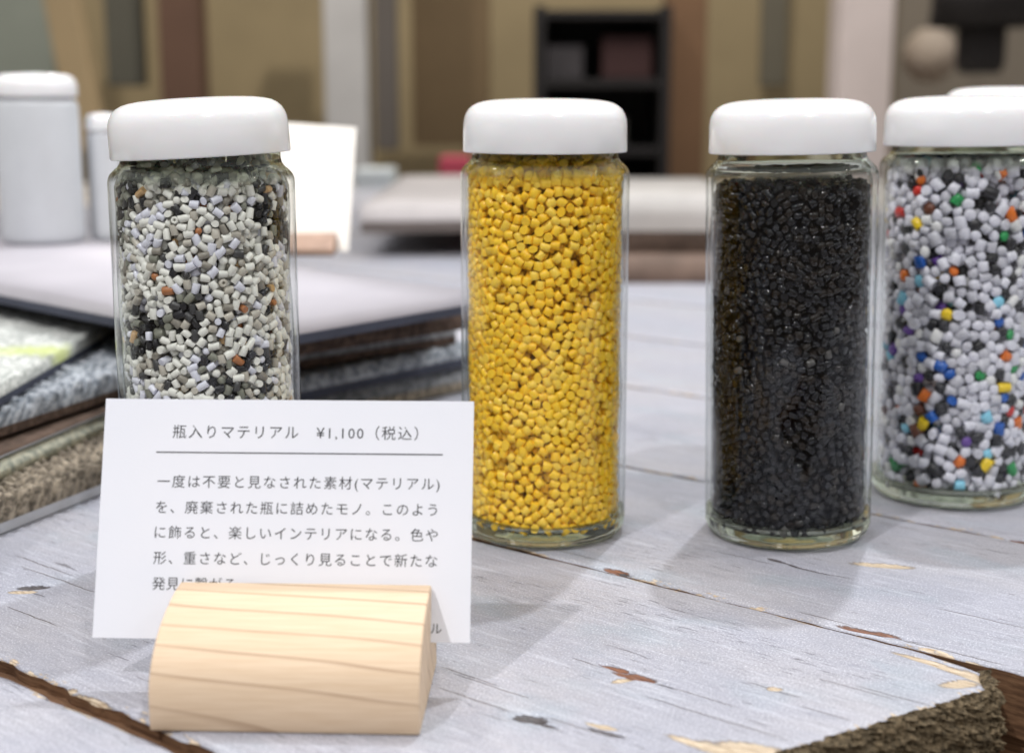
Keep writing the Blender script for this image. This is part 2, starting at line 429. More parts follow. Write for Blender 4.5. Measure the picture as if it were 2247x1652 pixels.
# three planks nearest the camera are fine meshes, the rest coarser
obj('plank', plank(.045, .1912, -.34, .05, .0015, .0016, 3), table)
front = obj('plank', plank(.1965, .3586, -.75, 0, .0010, .0011, 5, end=lambda n: END_U(n) - np.maximum(0, n - .343) * .9, jit=.0003, jit0=.0009,
      gapfun=lambda u: .0005 + .0013 * np.clip((u + .20) / .06, 0, 1) + .005 * np.clip((u + .150) / .03, 0, 1) ** 2), table, label='front plank with a broken splintered end')
obj('plank', plank(.3590, .4712, -.95, .30, .0013, .0014, 7), table)
obj('plank', plank(.4727, .6100, -1.2, .34, .0022, .0025, 9), table)
obj('plank', plank(.6118, .745, -1.4, .40, .004, .005, 11), table)
obj('plank', plank(.7470, .885, -1.6, .40, .006, .006, 12), table)
k = .8872
while k < 1.75:
    obj('plank', plank(k, k + .136, -1.75, .30, .012, .012, int(k * 100)), table); k += .1382
# the boards under the joints
obj('batten', box_me('batten', -.60, .02, .1860, .2010, -.018, -.0042, M_BROWN, .001), table)
obj('batten', box_me('batten', -.60, .30, .3610, .3720, -.030, -.0195, M_BROWN, .001), table)

# splintered end of the front plank
def end_grain():
    na, nb = 330, 44
    ns = np.linspace(.1975, .3555, na); verts = []; W = []
    for j in range(nb + 1):
        f = j / nb; zz = -.0006 - f * .021
        ridge = .0028 * vnoise(ns * 190 + f * 3, ns * 0 + f * 9, 31) + .0022 * vnoise(ns * 600, ns * 0 + f * 26, 32) + .0012 * vnoise(ns * 1700, ns * 0 + f * 55, 33)
        u = END_U(ns) - np.maximum(0, ns - .343) * .9 + .0010 + np.abs(ridge) * 1.7 + .0022 * sin(f * pi) - .0010 * (f < .04)
        zz2 = zz + .0006 * vnoise(ns * 500, ns * 0 + f * 20, 34)
        verts += list(zip(u, ns, zz2))
    idx = np.arange((nb + 1) * na).reshape(nb + 1, na)
    # top lip back onto the plank and a closed back
    lip = [(float(END_U(n) - max(0, n - .343) * .9 - .0035), n, -.0030) for n in ns]
    b0 = len(verts); verts += lip
    back = [(float(END_U(n) - max(0, n - .343) * .9 - .0035), n, -.0216) for n in ns]; b1 = len(verts); verts += back
    f = []
    for j in range(nb):
        for i in range(na - 1): f.append((idx[j, i], idx[j + 1, i], idx[j + 1, i + 1], idx[j, i + 1]))
    for i in range(na - 1):
        f.append((idx[0, i], idx[0, i + 1], b0 + i + 1, b0 + i)); f.append((idx[nb, i + 1], idx[nb, i], b1 + i, b1 + i + 1)); f.append((b0 + i, b0 + i + 1, b1 + i + 1, b1 + i))
    f = [tuple(int(a) for a in q) for q in f]
    # side turned to the neighbour plank
    side = [int(idx[j, -1]) for j in range(nb + 1)] + [b1 + na - 1, b0 + na - 1]; f.append(tuple(side))
    return mesh('end_grain', verts, f, M_END, smooth=[False] * len(f))
obj('end_grain', end_grain(), front, label='dark splintered end grain')

# ------------------------------------------------------------------ pellets
def relax(Wd, H, d, seed, it=26, dens=.95):
    """spread points evenly over a cylinder wall unrolled to Wd x H (periodic in x)"""
    r = np.random.default_rng(seed); n = int(Wd * H / (d * d * dens)); p = np.stack([r.random(n) * Wd, r.random(n) * H], 1)
    cs = d * 1.25; gx = max(3, int(Wd / cs)); gy = max(1, int(H / cs) + 1); cap = 10
    for _ in range(it):
        cx = np.minimum((p[:, 0] / Wd * gx).astype(int), gx - 1); cy = np.clip((p[:, 1] / cs).astype(int), 0, gy - 1)
        tab = -np.ones((gx, gy, cap), int); order = np.argsort(cx * gy + cy, kind='stable'); key = (cx * gy + cy)[order]
        first = np.searchsorted(key, key); rank = np.arange(n) - first; ok = rank < cap
        tab[cx[order][ok], cy[order][ok], rank[ok]] = order[ok]
        mv = np.zeros_like(p)
        for dx in (-1, 0, 1):
            for dy in (-1, 0, 1):
                yy = cy + dy; good = (yy >= 0) & (yy < gy); nb = tab[(cx + dx) % gx, np.clip(yy, 0, gy - 1)]
                for c in range(cap):
                    q = nb[:, c]; m = good & (q >= 0) & (q != np.arange(n)); i = np.where(m)[0]
                    if not len(i): continue
                    v = p[i] - p[q[i]]; v[:, 0] -= Wd * np.round(v[:, 0] / Wd); L = np.hypot(v[:, 0], v[:, 1]) + 1e-9
                    push = np.clip(d - L, 0, None) * .38
                    np.add.at(mv, i, v / L[:, None] * push[:, None])
        p = p + mv; p[:, 0] %= Wd; p[:, 1] = np.clip(p[:, 1], 0, H)
    return p

def pellet_proto(kind, seed):
    """unit pellets: axis along z, about 1 long and 1 across"""
    r = random.Random(seed); S = 10; v = []; f = []; sm = []
    if kind == 'bead':
        rings = [(0, -.5), (.55, -.42), (.93, -.2), (.93, .2), (.55, .42), (0, .5)]
        rg = []
        for rr, z in rings:
            if rr == 0: rg.append([len(v)]); v.append((0, 0, z * .62)); continue
            rg.append(list(range(len(v), len(v) + S)))
            for i in range(S): a = 2 * pi * i / S; v.append((.5 * rr * cos(a), .5 * rr * sin(a) * 1.12, z * .62))
    elif kind == 'ring':
        rings = [(.42, -.5), (.5, -.44), (.5, .44), (.42, .5), (.19, .5), (.17, .2), (0, .18)]; rg = []
        for rr, z in rings:
            if rr == 0: rg.append([len(v)]); v.append((0, 0, z)); continue
            rg.append(list(range(len(v), len(v) + S)))
            for i in range(S): a = 2 * pi * i / S; v.append((rr * cos(a), rr * sin(a), z))
    else:
        sq = r.uniform(.78, 1.0); sk = r.uniform(-.16, .16); sk2 = r.uniform(-.16, .16)
        rg = []; tip = r.uniform(.9, 1.0)
        for rr, z in [(.475, -.5), (.5, -.475), (.5, .475), (.475, .5)]:
            rg.append(list(range(len(v), len(v) + S)))
            for i in range(S):
                a = 2 * pi * i / S; k = tip if z > 0 else 1
                x, y = rr * cos(a) * k, rr * sin(a) * sq * k
                v.append((x, y, z + (sk * x if z > 0 else sk2 * x) + r.uniform(-.012, .012)))
    for A, B in zip(rg, rg[1:]):
        for i in range(S):
            j = (i + 1) % S
            if len(A) == 1: f.append((A[0], B[j], B[i]))
            elif len(B) == 1: f.append((A[i], A[j], B[0]))
            else: f.append((A[i], A[j], B[j], B[i]))
            sm.append(kind == 'bead' or (A is not rg[0] and B is not rg[-1]) or kind == 'ring')
    if len(rg[0]) > 1: f.append(tuple(reversed(rg[0]))); sm.append(False)
    if len(rg[-1]) > 1: f.append(tuple(rg[-1])); sm.append(False)
    return v, f, sm

def fill_jar(label, origin, rin, z0, ztop, d, palette, seed, sizes, kinds, tall=1.0, heap=None, rot=(0, 0, 0), layers=3, group=None, patch=0.0, neck=False):
    """palette: [(weight, material)], kinds: [(weight, proto kind)]; the 300 pellets turned to the camera are parts, the rest one part"""
    rr = random.Random(seed); root = empty('pellet_filling', origin, rot, label=label, cat='plastic pellets', group=group)
    items = []
    for L in range(layers):
        rad = rin - d * .50 - L * d * .78
        Wd = 2 * pi * rad; pts = relax(Wd, ztop - z0 - d, d * (1.0 if L == 0 else 1.05), seed * 10 + L)
        for (a, h) in pts:
            ang = a / rad; front = -sin(ang)      # 1 = faces the camera
            if L > 0 and front < -.35: continue
            h = z0 + d * .5 + h
            if heap and h > heap(ang): continue
            items.append([ang, h, rad, L])
    # crown of the heap
    r0 = rin - d * .5; k = 0
    for i in range(900):
        a = rr.uniform(0, 2 * pi); q = r0 * math.sqrt(rr.random()); top = (heap(a) if heap else ztop) + rr.uniform(-.5, .5) * d - .0005
        if q < r0 - layers * d * .7 or rr.random() < .7: items.append([a, top, q, 9])
    if neck:
        for i in range(420): items.append([rr.uniform(0, 2 * pi), rr.uniform(ztop - .001, .1272), rr.uniform(.0125, .0205), 9])
    kd = kdtree.KDTree(len(items))
    P = [Vector((q * cos(a), q * sin(a), h)) for a, h, q, L in items]
    for i, p in enumerate(P): kd.insert(p, i)
    kd.balance()
    protos = {}
    for kn in sorted(set(k for _, k in kinds)):
        protos[kn] = [pellet_proto(kn, s) for s in range(4 if kn == 'cyl' else 1)]
    mats = [m for _, m in palette]; pw = [w_ for w_, _ in palette]; kw = [w_ for w_, _ in kinds]; kk = [k_ for _, k_ in kinds]
    pal = []
    for i, p in enumerate(P):
        if patch: 
            c = float(vnoise(p.x * 95 + 50, p.z * 95 + p.y * 60, seed) + vnoise(p.x * 330, p.z * 330 + p.y * 200, seed + 1) * .6)
            ws = [w_ * math.exp(patch * c * (-1 if j in DARKS else .3)) for j, w_ in enumerate(pw)]
        else: ws = pw
        pal.append(rr.choices(range(len(mats)), ws)[0])
    order = sorted(range(len(items)), key=lambda i: (items[i][3] != 0, -(-sin(items[i][0])) + 0.0 * items[i][1]))
    singles = set(order[:300]); rest_v, rest_f, rest_m, rest_s = [], [], [], []; cache = {}
    for i, (a, h, q, L) in enumerate(items):
        kn = rr.choices(kk, kw)[0]
        mi = pal[i]
        if kn == 'bead' and BEADMAT.get(mi) is not None and rr.random() < .0: pass
        pi_ = rr.randrange(len(protos[kn])); v, f, sm = protos[kn][pi_]
        s = rr.uniform(*sizes); ln = s * rr.uniform(.84, 1.14) * tall; sx = s * rr.uniform(.9, 1.1)
        radial = Vector((cos(a), sin(a), 0)); tang = Vector((-sin(a), cos(a), 0)); up = Vector((0, 0, 1))
        if L == 9:
            ax = Vector((rr.gauss(0, 1), rr.gauss(0, 1), rr.gauss(0, .4))).normalized(); sec = ax.orthogonal().normalized(); th = ax.cross(sec)
        else:
            # lie parallel to the nearest neighbour so that flat sides meet
            nb = [n_ for n_ in kd.find_n(P[i], 3) if n_[1] != i][0][0] - P[i]
            an = math.atan2(nb.dot(up), nb.dot(tang)) + (pi / 2 if rr.random() < .5 else 0) + rr.gauss(0, .22)
            t1 = (tang * cos(an) + up * sin(an)).normalized(); rad_ = radial + tang * rr.gauss(0, .10 + .2 * (L > 0)) + up * rr.gauss(0, .10 + .2 * (L > 0))
            if kn == 'bead' or kn == 'ring' or rr.random() < .10: ax = rad_.normalized()         # end or flat side against the glass
            else: ax = t1 + radial * rr.gauss(0, .12)
            ax.normalize(); sec = (t1 if abs(ax.dot(t1)) < .7 else radial.cross(t1)); sec = (sec - ax * sec.dot(ax)).normalized(); th = ax.cross(sec)
        R3 = Matrix((sec, th, ax)).transposed()
        c = P[i].copy()
        if L == 0:
            ext = max(abs(ax.dot(radial)) * ln * .5, s * .5 * math.sqrt(max(0, 1 - ax.dot(radial) ** 2)) * .9)
            rc = min(rin - ext - .0001, q + .0002) - rr.random() * d * .10
            c.x, c.y = rc * cos(a), rc * sin(a)
        sc3 = (sx, s, ln)
        if i in singles:
            key = (kn, pi_, mi)
            if key not in cache: cache[key] = mesh('pellet', v, f, mats[mi], smooth=sm)
            o = bpy.data.objects.new('pellet', cache[key]); COL.objects.link(o); o.parent = root
            o.matrix_local = Matrix.LocRotScale(c, R3.to_quaternion(), Vector(sc3))
        else:
            A = np.array(v) * np.array(sc3) @ np.array(R3).T + np.array(c)
            off = len(rest_v); rest_v.extend(A.tolist()); rest_f.extend([tuple(q_ + off for q_ in ff) for ff in f]); rest_m += [mi] * len(f); rest_s += sm
    # packed core that nobody sees into
    me = mesh('packed_pellets', rest_v, rest_f, mats, smooth=rest_s, midx=rest_m)
    obj('packed_pellets', me, root, kind='stuff')
    hz = min(ztop, heap(0) if heap else ztop) - .006
    core = lathe('pellet_core', [(0, z0 + .001), (rin - layers * d * .78 - .0006, z0 + .001), (rin - layers * d * .78 - .0006, hz), (0, hz)], mats[CORE], 48)
    obj('pellet_core', core, root, kind='stuff')
    return root
BEADMAT = {}; DARKS = (); CORE = 0

# ------------------------------------------------------------------ jars
def make_glass(seed, wscale=1.0):
    mm = .001
    prof = [(0, 1.6), (16, 1.3), (21.5, .5), (24, 0), (25.9, .35), (27.2, 1.5), (27.9, 3.6), (28, 6)]
    prof += [(28, z) for z in (9, 12, 22, 32, 42, 52, 62, 72, 82, 92, 102, 110, 116, 120.2)]
    prof += [(27.85, 121.6), (27.3, 123.0), (26.2, 124.2), (25.0, 125.2), (24.2, 126.4), (23.9, 127.8), (23.9, 138), (23.4, 138.8), (22.2, 138.8), (21.8, 138), (21.8, 128), (22.2, 126.2), (23.6, 124.2), (25.3, 121.8), (26.1, 119.5)]
    prof += [(26.25, z) for z in (112, 102, 92, 82, 72, 62, 52, 42, 32, 22, 12, 10)]
    prof += [(26.0, 7.4), (25.2, 5.6), (23.6, 4.6), (12, 4.2), (0, 4.4)]
    def wob(k, a, r, z):
        if .02 < z < .118 and r < .0275: return .00030 * sin(3 * a + seed + z * 60) * sin(z * 95 + seed * 2) + .00022 * sin(7 * a + z * 160) + .00010 * sin(13 * a - z * 330)
        if z < .005 and r > .02: return .00006 * sin(26 * a + seed)
        return 0
    return lathe('glass_body', [(r * mm * wscale, z * mm) for r, z in prof], M_GLASS, 128, wob)
LID_PROF = [(26.4, 129.4), (26.5, 128.5), (26.8, 128.2), (27.3, 128.25), (27.55, 128.7), (27.42, 136.9), (27.2, 138.8), (26.7, 140.4), (25.8, 141.9), (24.5, 143.1), (22.8, 144.0), (20.6, 144.6), (17.5, 145.05), (14, 145.3), (8, 145.55), (0, 145.6)]
LID_UNDER = [(0, 139.9), (24.8, 139.9), (25.4, 139.2), (25.9, 134)]
def make_lid(wscale=1.0, bump=False):
    pr = list(LID_PROF)
    if bump: pr = pr[:11] + [(19.3, 146.3), (18.2, 146.7), (17.2, 147.5), (16, 148.0), (8, 148.3), (0, 148.4)]
    pr = LID_UNDER + pr
    return lathe('lid', [(r * .001 * wscale * .98, z * .001) for r, z in pr], M_LID, 128)

def jar(label, X, Y, ws=1.0, zs=1.0, lid_tilt=0.0, tilt=0.0, seed=1, bump=False):
    t = empty('glass_jar', (X, Y, .0003), (0, tilt, seed * 1.3), label=label, cat='jar', group='white-lidded glass jars of plastic pellets')
    t.rotation_euler = (0, tilt, 0)
    g = obj('glass_body', make_glass(seed, ws), t); g.scale = (1, 1, zs); g.rotation_euler = (0, 0, seed * 1.7)
    l = obj('lid', make_lid(ws, bump), t); l.scale = (1, 1, zs)
    if lid_tilt:
        piv = Vector((0, 0, .1292)); m = Matrix.Translation(piv + Vector((0, 0, .0002))) @ Matrix.Rotation(lid_tilt, 4, 'Y') @ Matrix.Translation(-piv)
        l.matrix_local = m
    return t

def mp(name, c, **k): return mat_pellet(name, c, **k)
IV, LI, BE, TP, GR, BK, DK, OR, TN = (mp('ivory_pellet', (.79, .79, .74)), mp('milky_pellet', (.72, .73, .83), rough=.2, sss=.25), mp('beige_grey_pellet', (.50, .47, .41)),
    mp('taupe_pellet', (.27, .25, .215)), mp('olive_grey_pellet', (.22, .225, .185)), mp('near_black_pellet', (.018, .018, .022), rough=.22), mp('charcoal_pellet', (.055, .055, .058), rough=.25),
    mp('rust_pellet', (.42, .17, .07)), mp('sand_pellet', (.62, .40, .20)))
YE = [mp('yellow_pellet', (.96, .605, .035), rough=.3, sss=.12), mp('deep_yellow_pellet', (.95, .56, .02), rough=.32, sss=.12), mp('pale_yellow_pellet', (.95, .64, .07), rough=.28, sss=.12)]
BL = [mp('black_pellet', (.0035, .004, .007), rough=.09, spec=.5), mp('brown_black_pellet', (.009, .006, .005), rough=.10, spec=.5), mp('smoky_pellet', (.075, .072, .07), rough=.2)]
CL = [mp('frosted_white_pellet', (.68, .68, .76), rough=.30, sss=.5), mp('clear_grey_pellet', (.54, .54, .60), rough=.28, sss=.5), mp('white_pellet', (.72, .72, .73), rough=.3), mp('jet_pellet', (.02, .02, .025), rough=.3),
      mp('blue_pellet', (.015, .10, .42), rough=.3), mp('red_pellet', (.55, .025, .02), rough=.3), mp('orange_pellet', (.72, .17, .02), rough=.3), mp('bright_yellow_pellet', (.85, .60, .02), rough=.3),
      mp('green_pellet', (.02, .28, .08), rough=.3), mp('sky_blue_pellet', (.25, .60, .78), rough=.3), mp('purple_pellet', (.13, .06, .30), rough=.3), mp('brown_pellet', (.14, .05, .03), rough=.3)]

GX, GY = -.0945, .444
jar('jar of grey and white pellets behind the price card, its white lid on crooked', GX, GY, lid_tilt=-R(2.9), seed=1)
DARKS = (4, 5, 6); CORE = 6
fill_jar('white, grey, charcoal and rust plastic pellets filling the jar behind the price card', (GX, GY, .0003), .0258, .0047, .1205, .0028,
         [(50, IV), (16, LI), (12, BE), (6, TP), (5, GR), (8, BK), (5, DK), (1.4, OR), (2.2, TN)], 3, (.0022, .0027), [(83, 'cyl'), (16, 'bead'), (1, 'ring')], tall=1.22, patch=5.5, neck=True)
DARKS = (); CORE = 1
jar('jar of yellow pellets with a white lid, standing upright in the middle', .0109, .482, seed=2)
fill_jar('yellow plastic pellets filling the middle jar', (.0109, .482, .0003), .0258, .0047, .1212, .0032, [(68, YE[0]), (14, YE[1]), (18, YE[2])], 5, (.0031, .0036), [(1, 'cyl')], tall=.86, neck=True)
CORE = 0
jar('jar of glossy black pellets with a white lid, between the yellow and the multicoloured jar', .0949, .480, seed=3, tilt=R(-1.35))
fill_jar('glossy black plastic pellets filling the third jar', (.0949, .480, .0003), .0258, .0047, .1195, .00295, [(62, BL[0]), (36.5, BL[1]), (1.5, BL[2])], 7, (.0026, .0031), [(1, 'cyl')], tall=.90, rot=(0, R(-1.35), 0),
         heap=lambda a: .1178 + .0012 * sin(a * 2 + 1) - .002 * max(0, cos(a)) ** 6 - .0024 * max(0, -cos(a)) ** 8)
jar('wide jar of frosted and multicoloured pellets, cut off at the end of the row', .1668, .530, ws=1.08, zs=1.008, seed=4, tilt=R(-1.0))
fill_jar('frosted white plastic pellets with red, blue and yellow ones in the last jar', (.1668, .530, .0003), .0278, .0049, .1205, .0041,
         [(52, CL[0]), (24, CL[1]), (7, CL[2]), (15, CL[3]), (2.0, CL[4]), (1.7, CL[5]), (1.2, CL[6]), (1.1, CL[7]), (1.0, CL[8]), (1.0, CL[9]), (1.5, CL[10]), (1.2, CL[11])], 9, (.0037, .0047), [(55, 'bead'), (45, 'cyl')], tall=.95, rot=(0, R(-1.0), 0))

jar('jar whose lid just peeks out behind the wide multicoloured jar', .2156, .640, zs=1.035, seed=5)
fill_jar('white plastic pellets in the jar hidden behind the wide multicoloured jar', (.2156, .640, .0003), .0258, .0047, .120, .0040, [(80, CL[2]), (20, CL[0])], 12, (.0036, .0044), [(1, 'cyl')], layers=1)

# ------------------------------------------------------------------ wooden holder and price card
YAW = R(-2.2)
HB = Vector((-.0533, .3163, 0.0)); HW = .0637
holder = empty('card_holder', HB, (0, 0, YAW), label='small round-fronted block of pale wood with a slot holding the price card', cat='card holder')
fr = [(0.25, 0), (0, .4), (0, 7), (.35, 9.8), (1.3, 12.6), (3.6, 16), (7.2, 19), (11.5, 21.4), (16.5, 23.2), (22, 24.6), (27, 25.4), (31.6, 25.7), (32.4, 25.3), (28.0, 11.6)]
bk = [(29.4, 11.3), (32.2, 19.4), (33.2, 20.2), (36.5, 19.0), (40, 15.4), (42.6, 10.5), (43.8, 5.5), (44, .4), (43.7, 0)]
prof = fr + bk
pv = [(s * HW / 2, y * .001, z * .001) for s in (-1, 1) for (y, z) in prof]; n = len(prof)
pf = [tuple(range(n))] + [tuple(range(2 * n - 1, n - 1, -1))] + [(i, (i + 1) % n, n + (i + 1) % n, n + i)[::-1] for i in range(n)]
me = mesh('wood_block', pv, pf, M_WOOD)
bm = bmesh.new(); bm.from_mesh(me); bmesh.ops.recalc_face_normals(bm, faces=bm.faces)
cap = [f for f in bm.faces if len(f.verts) > 4]; ce = {e for f in cap for e in f.edges}
bmesh.ops.bevel(bm, geom=list(ce), offset=.0005, segments=2, affect='EDGES', profile=.5)
for f in bm.faces: f.smooth = len(f.verts) <= 4
bm.to_mesh(me); bm.free()
obj('wood_block', me, holder)

CW, CH, LEAN = .0958, .0611, R(19.8)
card_o = Vector((-.1063, .3470, .0117))
card = empty('price_card', card_o, (-LEAN, 0, YAW), label='white price card with printed lettering standing in the wooden holder', cat='price card')
def sheet(name, wd, ht, th, mat, bend=0.0):
    nx, nz = 24, 12; vs = []; fs = []
    for s in (0, 1):
        for i in range(nx + 1):
            for j in range(nz + 1):
                u, v = i / nx, j / nz; vs.append((u * wd, s * th + bend * (2 * u - 1) ** 2 * v, v * ht))
    N = (nx + 1) * (nz + 1); ix = lambda s, i, j: s * N + i * (nz + 1) + j
    for i in range(nx):
        for j in range(nz):
            fs.append((ix(0, i, j), ix(0, i + 1, j), ix(0, i + 1, j + 1), ix(0, i, j + 1))); fs.append((ix(1, i, j), ix(1, i, j + 1), ix(1, i + 1, j + 1), ix(1, i + 1, j)))
    for i in range(nx):
        fs.append((ix(0, i, 0), ix(1, i, 0), ix(1, i + 1, 0), ix(0, i + 1, 0))); fs.append((ix(0, i, nz), ix(0, i + 1, nz), ix(1, i + 1, nz), ix(1, i, nz)))
    for j in range(nz):
        fs.append((ix(0, 0, j), ix(0, 0, j + 1), ix(1, 0, j + 1), ix(1, 0, j))); fs.append((ix(0, nx, j), ix(1, nx, j), ix(1, nx, j + 1), ix(0, nx, j + 1)))
    return mesh(name, vs, fs, mat)
obj('card_sheet', sheet('card_sheet', CW, CH, .00035, M_PAPER), card)
def text_mesh(body, size, spc, off):
    c = bpy.data.curves.new('lettering', 'FONT'); c.body = body; c.size = size; c.space_character = spc; c.offset = off * size; c.resolution_u = 2; c.fill_mode = 'FRONT' if hasattr(c, 'fill_mode') else c.fill_mode
    o = bpy.data.objects.new('lettering', c); COL.objects.link(o); bpy.context.view_layer.update()
    m = bpy.data.meshes.new_from_object(o.evaluated_get(bpy.context.evaluated_depsgraph_get()))
    bpy.data.objects.remove(o); co = np.empty(len(m.vertices) * 3); m.vertices.foreach_get('co', co); return m, co.reshape(-1, 3)
_, ref = text_mesh('度', 1.0, 1.0, 0); REFH = np.ptp(ref[:, 1]); REFMID = (ref[:, 1].max() + ref[:, 1].min()) / 2
THIN = -.003
def print_line(name, body, u0, u1, v, kh, thin=THIN):
    """printed line from u0 to u1 (mm from the card's left edge), centred v mm below its top, characters kh mm tall"""
    size = kh * .001 / REFH
    if u1 is None: spc = 1.0
    else:
        w = [np.ptp(text_mesh(body, size, s, 0)[1][:, 0]) for s in (1.0, 1.4)]
        spc = 1.0 + .4 * ((u1 - u0) * .001 - w[0]) / (w[1] - w[0])
    m, co = text_mesh(body, size, spc, thin)
    co2 = np.zeros_like(co); co2[:, 0] = co[:, 0] - co[:, 0].min() + u0 * .001; co2[:, 2] = CH - v * .001 + (co[:, 1] - REFMID * size); co2[:, 1] = -.00006
    m.vertices.foreach_set('co', co2.reshape(-1)); m.materials.clear(); m.materials.append(M_INK); m.update(); m.name = name
    return obj(name, m, card)
print_line('printed_title', '瓶入りマテリアル　¥1,100（税込）', 18.0, 81.6, 8.4, 3.55)
obj('printed_rule', box_me('printed_rule', .0139, .0880, -.00008, .00001, CH - .01395, CH - .01368, M_INK), card)
for i, (b, v, e) in enumerate([('一度は不要と見なされた素材(マテリアル)', 21.3, 87.4), ('を、廃棄された瓶に詰めたモノ。このよう', 27.9, 86.9), ('に飾ると、楽しいインテリアになる。色や', 34.3, 87.2),
                               ('形、重さなど、じっくり見ることで新たな', 40.8, 87.2), ('発見に繋がる。', 47.3, 37.6)]):
    print_line('printed_line', b, 14.6, e, v, 3.3)
print_line('printed_line', 'ル', 85.9, None, 57.6, 2.9)

# ------------------------------------------------------------------ slabs: carpet tiles, boards
def slab(name, o, a, b, z0, z1, mats, ta=40, tb=40, hfun=None, parent=None, edge=None):
    """slab with corner o and edge vectors a, b (2-D); top relief hfun(s, t in metres)"""
    a = Vector(a); b = Vector(b); la, lb = a.length, b.length
    S, T = np.meshgrid(np.linspace(0, 1, ta + 1), np.linspace(0, 1, tb + 1), indexing='ij')
    X = a.x * S + b.x * T; Y = a.y * S + b.y * T
    H = hfun(S * la, T * lb) if hfun else 0 * S
    Z = (z1 - z0) + H
    X0, Y0 = X, Y
    if edge: ex, ey = edge(S * la, T * lb); X = X + ex; Y = Y + ey
    flat = np.stack([X0, Y0, Z], -1).reshape(-1, 3)
    v = np.stack([X, Y, Z], -1).reshape(-1, 3); idx = np.arange(len(v)).reshape(ta + 1, tb + 1)
    f = np.stack([idx[:-1, :-1], idx[1:, :-1], idx[1:, 1:], idx[:-1, 1:]], -1).reshape(-1, 4).tolist(); mi = [0] * len(f)
    loop = list(idx[:, 0]) + list(idx[-1, 1:]) + list(idx[-2::-1, -1]) + list(idx[0, -2:0:-1]); L = len(loop)
    mid = flat[loop].copy(); mid[:, 2] = (z1 - z0) * .42; bot = flat[loop].copy(); bot[:, 2] = 0
    n0 = len(v); v = np.vstack([v, mid, bot])
    for i in range(L):
        j = (i + 1) % L; f.append([loop[i], n0 + i, n0 + j, loop[j]]); mi.append(0 if len(mats) > 1 else 0)
        f.append([n0 + i, n0 + L + i, n0 + L + j, n0 + j]); mi.append(len(mats) - 1)
    f.append([n0 + L + i for i in range(L)]); mi.append(len(mats) - 1)
    me = mesh(name, v.tolist(), f, mats, smooth=[k == 0 for k in mi], midx=mi)
    bm = bmesh.new(); bm.from_mesh(me); bmesh.ops.recalc_face_normals(bm, faces=bm.faces); bm.to_mesh(me); bm.free()
    return me
def put_slab(name, label, cat, p, a, b, z0, z1, mats, **k):
    grp = k.pop('group', None)
    me = slab(name, (0, 0), a, b, z0, z1, mats, **k)
    return obj(name, me, None, (p[0], p[1], z0), label=label, cat=cat, group=grp)
def loops(per, amp, seed):
    return lambda s, t: amp * (np.abs(np.sin(t * pi / per)) ** .7) * (.75 + .5 * vnoise(s * 260, np.floor(t / per) * 3.7, seed)) + amp * .35 * vnoise(s * 600, t * 600, seed + 1)
def shag(amp, seed): return lambda s, t: amp * (vnoise(s * 300, t * 300, seed) + .6 * vnoise(s * 900, t * 900, seed + 1))
M_BACK = plain('carpet_backing', (.42, .43, .46), .7, .15, 60)
M_BRN = mat_carpet('brown_loop_pile', (.10, .085, .068), (.42, .36, .28))
M_GRN = mat_carpet('green_grey_fleece', (.26, .28, .24), (.56, .55, .44))
M_BLU = mat_carpet('blue_grey_pile', (.13, .15, .175), (.50, .53, .57))
M_DRK = mat_carpet('dark_pile', (.05, .035, .028), (.13, .09, .07))
M_NAVY = plain('navy_edge', (.045, .05, .075), .7, .2, 40)
# lowest tile: ribbed brown pile on a light backing, its edge running away from the camera
A0 = pg(-60, 1195); A1 = pg(240, 1076); d = Vector((A1.x - A0.x, A1.y - A0.y)).normalized(); l = Vector((-d.y, d.x))
A0 = A0 - Vector((l.x, l.y, 0)) * .001; LA = l.copy()
put_slab('carpet_tile', 'ribbed brown carpet tile with pale backing, lowest of the near stack', 'carpet tile', A0 + Vector((-d.x * .06, -d.y * .06, 0)) , d * .36, l * .30, .0004, .0088, [M_BRN, M_BACK], ta=420, tb=160,
         hfun=lambda s, t: .0052 * np.sin(s * pi / .0062) ** 2 * (.62 + .38 * np.abs(np.sin(t * pi / .0046 + np.floor(s / .0062) * 1.3))) + .0008 * vnoise(np.floor(s / .0062) * 2.1, t * 160, 5) + .0004 * vnoise(s * 700, t * 700, 8),
         edge=lambda s, t: tuple(-c * (.0040 * np.sin(s * pi / .0062) ** 2 + .0012 * vnoise(np.floor(s / .0062) * 1.7, s * 0, 77)) * np.exp(-t / .004) for c in LA), group='carpet samples stacked at the left')
B0 = pg(-80, 1098, .0135); B1 = pg(225, 958, .0135); d = Vector((B1.x - B0.x, B1.y - B0.y)).normalized(); l = Vector((-d.y, d.x))
put_slab('carpet_tile', 'pale green-grey fleecy carpet sample with a rounded edge, second from the bottom', 'carpet tile', B0 + Vector((-d.x * .05 + l.x * .005, -d.y * .05 + l.y * .005, 0)), d * .36, l * .26, .0125, .0190, [M_GRN], ta=160, tb=120,
         hfun=lambda s, t: .0007 * vnoise(s * 500, t * 500, 14) - .0035 * np.exp(-t / .0015), group='carpet samples stacked at the left')
C0 = pg(-80, 1040, .0195); C1 = pg(225, 912, .0195); d = Vector((C1.x - C0.x, C1.y - C0.y)).normalized(); l = Vector((-d.y, d.x))
put_slab('carpet_tile', 'thin brown and grey carpet sample squeezed above the pale fleecy one', 'carpet tile', C0 + Vector((-d.x * .05, -d.y * .05, 0)), d * .36, l * .24, .0198, .0212, [plain('brown_felt', (.12, .08, .06), .9, .3, 300), M_BACK], ta=60, tb=30, group='carpet samples stacked at the left')
D0 = pg(-20, 962, .024); D1 = pg(250, 872, .024); d = Vector((D1.x - D0.x, D1.y - D0.y)).normalized(); l = Vector((-d.y, d.x))
LD = l.copy()
